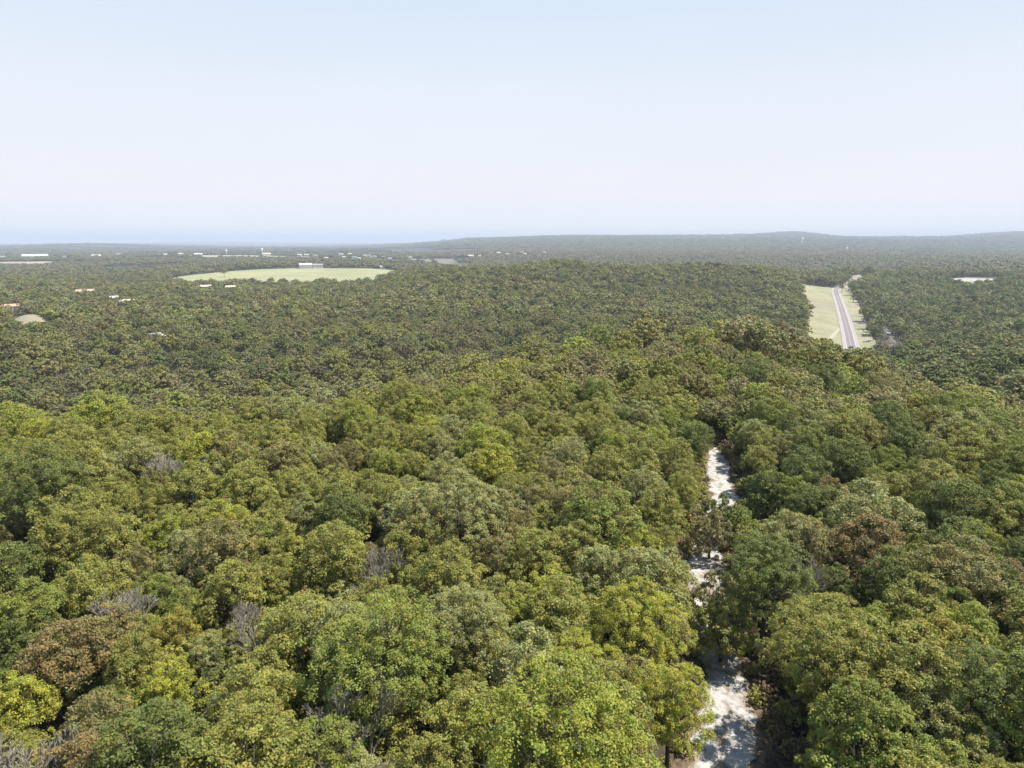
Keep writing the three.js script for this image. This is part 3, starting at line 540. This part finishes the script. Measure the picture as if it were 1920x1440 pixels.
// low brush in the gaps of the near woods and along the track
{
  const r = rngOf(99), L = new Leafage();
  for (let q = 0; q < 130; q++) { const an = r() * 6.28, e = r() * 1.5, rr = .35 + .55 * r(), ce = Math.cos(e); const b = 1 + gauss(r) * .25; L.leaf(ce * Math.cos(an) * rr, Math.sin(e) * rr * 1.1 + .1, ce * Math.sin(an) * rr, gauss(r), .8, gauss(r), .09, .13, r() * 6.28, [b, b, b]); }
  const g = L.build(), spots = [];
  for (let k = 0; k < 15000; k++) {
    const az = (r() - .5) * 1.5, D = 20 + 150 * Math.sqrt(r()), x = Math.sin(az) * D, z = -Math.cos(az) * D, [td, hw] = D < 150 ? trackDistance(x, z) : [99, 1];
    if (td < hw + .15) continue; if (td > hw + 5 && r() < .45) continue;
    spots.push([x, z, .55 + 1.1 * r() * (td < hw + 1.2 ? .5 : 1), r() * 6.28, r()]);
  }
  const m = new THREE.InstancedMesh(g, leafInstanced, spots.length), o = new THREE.Object3D(), c = new THREE.Color();
  spots.forEach(([x, z, s, t, q], k) => { o.position.set(x, H(x, z), z); o.rotation.y = t; o.scale.set(s, s, s); o.updateMatrix(); m.setMatrixAt(k, o.matrix); c.setRGB(...(q < .4 ? [.17, .115, .06] : q < .75 ? LOOK.olive : LOOK.brown)); m.setColorAt(k, c); });
  m.name = 'undergrowth'; m.userData = { kind: 'stuff', label: 'brown and green brush under the oaks and along the track', category: 'undergrowth' }; m.castShadow = m.receiveShadow = true; scene.add(m);
}

// ------------------------------------------------------------------ buildings
const glass = std(.05, .06, .07, .15), doorMat = std(.25, .14, .09), metal = std(.74, .76, .80, .4);
const box = (w, h, d, x, y, z) => new THREE.BoxGeometry(w, h, d).translate(x, y, z);
function gable(w, d, rise, y, over = .45) {
  const s = new THREE.Shape(); s.moveTo(-d / 2 - over, 0); s.lineTo(0, rise); s.lineTo(d / 2 + over, 0); s.lineTo(d / 2 + over, .22); s.lineTo(0, rise + .24); s.lineTo(-d / 2 - over, .22); s.closePath();
  return new THREE.ExtrudeGeometry(s, { depth: w + 2 * over, bevelEnabled: false }).rotateY(Math.PI / 2).translate(-w / 2 - over, y, 0);
}
function house(name, [x, y, z], turn, w, d, h, wall, roof, label, category, { rise = d * .22, group, chimney } = {}) {
  const o = new THREE.Group(); o.name = numbered(name); o.position.set(x, y, z); o.rotation.y = turn; scene.add(o); tag(o, label, category, group);
  const e = new THREE.Shape(); const foot = Math.hypot(x, z) > 1500 ? -9 : -1.5; e.moveTo(-d / 2, foot); e.lineTo(d / 2, foot); e.lineTo(d / 2, h); e.lineTo(0, h + rise * .97); e.lineTo(-d / 2, h); e.closePath();
  addMesh('wall', new THREE.ExtrudeGeometry(e, { depth: w, bevelEnabled: false }).rotateY(Math.PI / 2).translate(-w / 2, 0, 0), wall, o);
  const rf = addMesh('roof', gable(w, d, rise, h), roof, o);
  if (chimney) addMesh('chimney', box(.7, 1.8, .7, w * .22, h + rise + .4, .3), doorMat, rf);
  const n = Math.max(2, Math.round(w / 4.5));
  for (let k = 0; k < n; k++) { const px = -w / 2 + w * (k + .5) / n; if (k === (n >> 1)) addMesh('door', box(1, 2.1, .08, px, 1.05, d / 2 + .03), doorMat, o); else addMesh('window', box(1.3, 1.2, .08, px, 1.6, d / 2 + .03), glass, o); }
  return o;
}
const spot = (px, py, D, sink = 0) => { const p = at(px, py, D); return [p[0], H(p[0], p[2]) + sink, p[2]]; };
// clearings so that the houses in the wooded valley show: done before by noTrees where large; the small ones stand on rises between the crowns
const faceUs = (p, extra = 0) => Math.atan2(-p[0], -p[2]) + extra;
for (const { place: [x, z], 3: w, 4: d, 5: h, 6: wall, 7: roof, 8: label, 9: t } of valley) { const p = [x, H(x, z), z], D = Math.hypot(x, z), k = 1.25; house('house', p, faceUs(p, t), w * k, d * k, h * 1.1, wall, roof, label, 'house', { group: 'houses in the wooded valley', chimney: D < 560 }); }
{
  const far = [
    ['barn', 573, 503.5, 1262, 24, 14, 6, wallWhite, roofWhite, 'large white barn at the back edge of the pale meadow', 'barn'],
    ['barn', 596, 503, 1275, 20, 11, 5, wallWhite, roofGrey, 'grey-roofed barn right of the white barn behind the meadow', 'barn'],
    ['house', 717, 505, 1262, 9, 8, 4, wallWhite, roofWhite, 'small white house at the right tip of the pale meadow', 'house'],
    ['house', 733, 503, 1290, 13, 8, 4, wallWhite, roofGrey, 'grey-white house just right of the meadow tip', 'house'],
    ['warehouse', 65, 478, 2560, 78, 26, 9, wallWhite, roofWhite, 'long white warehouse in the left plain beyond the bare field', 'warehouse'],
    ['warehouse', 180, 478.5, 2540, 28, 16, 7, wallWhite, roofWhite, 'shorter white warehouse right of the long one in the plain', 'warehouse'],
    ['warehouse', 2, 479, 2500, 20, 16, 7, wallWhite, roofGrey, 'grey warehouse at the left edge of the plain', 'warehouse'],
    ['church', 222, 476, 2750, 18, 12, 9, wallWhite, roofGrey, 'pale church-like hall standing above trees in the left plain', 'hall'],
    ['warehouse', 825, 502, 1330, 15, 10, 4, wallWhite, roofWhite, 'low white building behind the wooded ridge left of centre', 'building'],
    ['warehouse', 372, 482, 2420, 26, 14, 6, wallWhite, roofWhite, 'white sheds at the left end of the far pasture', 'shed'],
    ['warehouse', 500, 477, 2800, 30, 16, 7, wallWhite, roofCream, 'cream building under the white standpipe tower', 'building'],
  ];
  for (const [name, px, py, D, w, d, h, wall, roof, label, cat] of far) { const p = spot(px, py, D, 3); house(name, p, faceUs(p, .1), w * 1.25, d * 1.25, h * 1.2, wall, roof, label, cat); }
  const r = rngOf(4242), src = [];
    const shades = ['white-roofed', 'cream-roofed', 'grey-roofed'], areas = new Map();
  townSites.forEach(([px, py, D], k) => {
    const p = spot(px, py, D, 0), w = (9 + 9 * r()) * (D > 4000 ? 2.2 : 1.2), shade = k % 3;
    const area = px > 1000 ? (px > 1200 ? 'on the far hillside left of the tall water tower' : py < 460 ? 'high on the long far hill' : 'at the foot of the long far hill') : px < 250 ? 'in the left plain' : px < 400 ? 'left of the far pasture' : px < 600 ? 'behind the white barn' : px < 700 ? 'behind the right half of the meadow' : px < 800 ? 'beyond the meadow tip' : 'at the left foot of the long hill';
    const o = house('town_house', p, faceUs(p, (r() - .5)), w, w * .65, 5, wallWhite, [roofWhite, roofCream, roofGrey][shade], '', 'house', { group: 'houses of the distant town' }), key = shades[shade] + ' house ' + area;
    if (!areas.has(key)) areas.set(key, []); areas.get(key).push({ o, px });
  });
  const nth = ['first', 'second', 'third', 'fourth', 'fifth', 'sixth'];
  for (const [key, list] of areas) list.sort((a, b) => a.px - b.px).forEach(({ o }, i) => { o.userData.label = list.length === 1 ? key : nth[i] + ' ' + key + ', counted from the left'; });
}
// standpipe towers
function tower([x, y, z], h, rad, label) {
  const o = new THREE.Group(); o.name = numbered('water_tower'); o.position.set(x, y, z); scene.add(o); tag(o, label, 'water tower');
  addMesh('shaft', new THREE.LatheGeometry([[0, -4], [rad * .62, -4], [rad * .55, h * .55], [rad * .62, h * .6]].map((p) => new THREE.Vector2(...p)), 20), metal, o);
  const tank = addMesh('tank', new THREE.LatheGeometry([[rad * .6, h * .58], [rad, h * .66], [rad * 1.04, h * .86], [rad * .8, h * .95], [0, h]].map((p) => new THREE.Vector2(...p)), 20), metal, o);
  addMesh('railing', new THREE.TorusGeometry(rad * 1.08, .2, 6, 24).rotateX(Math.PI / 2).translate(0, h * .7, 0), metal, tank);
  return o;
}
tower(spot(491, 470, 3000), 40, 5, 'white water tower above the far pasture on the left plain');
tower(spot(424, 470, 3300), 30, 5, 'faint grey water tower left of the white one in the plain');
tower(spot(1504, 458, 5000), 52, 8, 'tall white water tower below the highest hill on the right');
tower(spot(1588, 466, 3600), 22, 7, 'squat white tank in woods right of the tall water tower');

// a dark car on the highway
{
  const i = roadPath.findIndex(([x, z]) => Math.hypot(x, z) > 640), [x, z] = roadPath[i], [x2, z2] = roadPath[i + 1], y = H(x, z) + .82, o = new THREE.Group();
  o.name = 'car'; o.position.set(x - 1.4, y, z); o.rotation.y = Math.atan2(x2 - x, z2 - z); scene.add(o); tag(o, 'dark car driving along the highway near the crest trees', 'car');
  const paint = std(.03, .03, .04, .35), s = new THREE.Shape();
  [[-2.2, .35], [2.2, .35], [2.2, .8], [1.1, .92], [.6, 1.42], [-1.2, 1.45], [-1.9, .95], [-2.2, .9]].forEach((p, k) => (k ? s.lineTo(...p) : s.moveTo(...p)));
  addMesh('body', new THREE.ExtrudeGeometry(s, { depth: 1.7, bevelEnabled: true, bevelSize: .05, bevelThickness: .05, bevelSegments: 1 }).translate(0, 0, -.85).rotateY(-Math.PI / 2), paint, o);
  for (const sx of [-.8, .8]) for (const sz of [-1.4, 1.4]) addMesh('wheel', new THREE.CylinderGeometry(.33, .33, .24, 14).rotateZ(Math.PI / 2).translate(sx, .33, sz), std(.02, .02, .02), o);
  addMesh('windscreen', box(1.5, .42, .06, 0, 1.16, .9).rotateX(0), glass, o);
}
// lone trees in the meadow and on the verge
{
  const lone = [[421, 520, 1010, 6.5, 'green', 'lone dark tree standing in the pale meadow'], [1578, 548, 790, 4, 'brown', 'lone brown tree at the top of the highway verge']];
  for (const [px, py, D, r, look, label] of lone) { const p = spot(px, py, D), o = kinds[2].clone(); o.name = numbered('oak_tree'); o.position.set(...p); o.scale.setScalar(r / 3.35); o.children[1].material = leaves[look]; scene.add(o); tag(o, label, 'tree'); }
}
shadows(scene);
renderer.render(scene, camera);
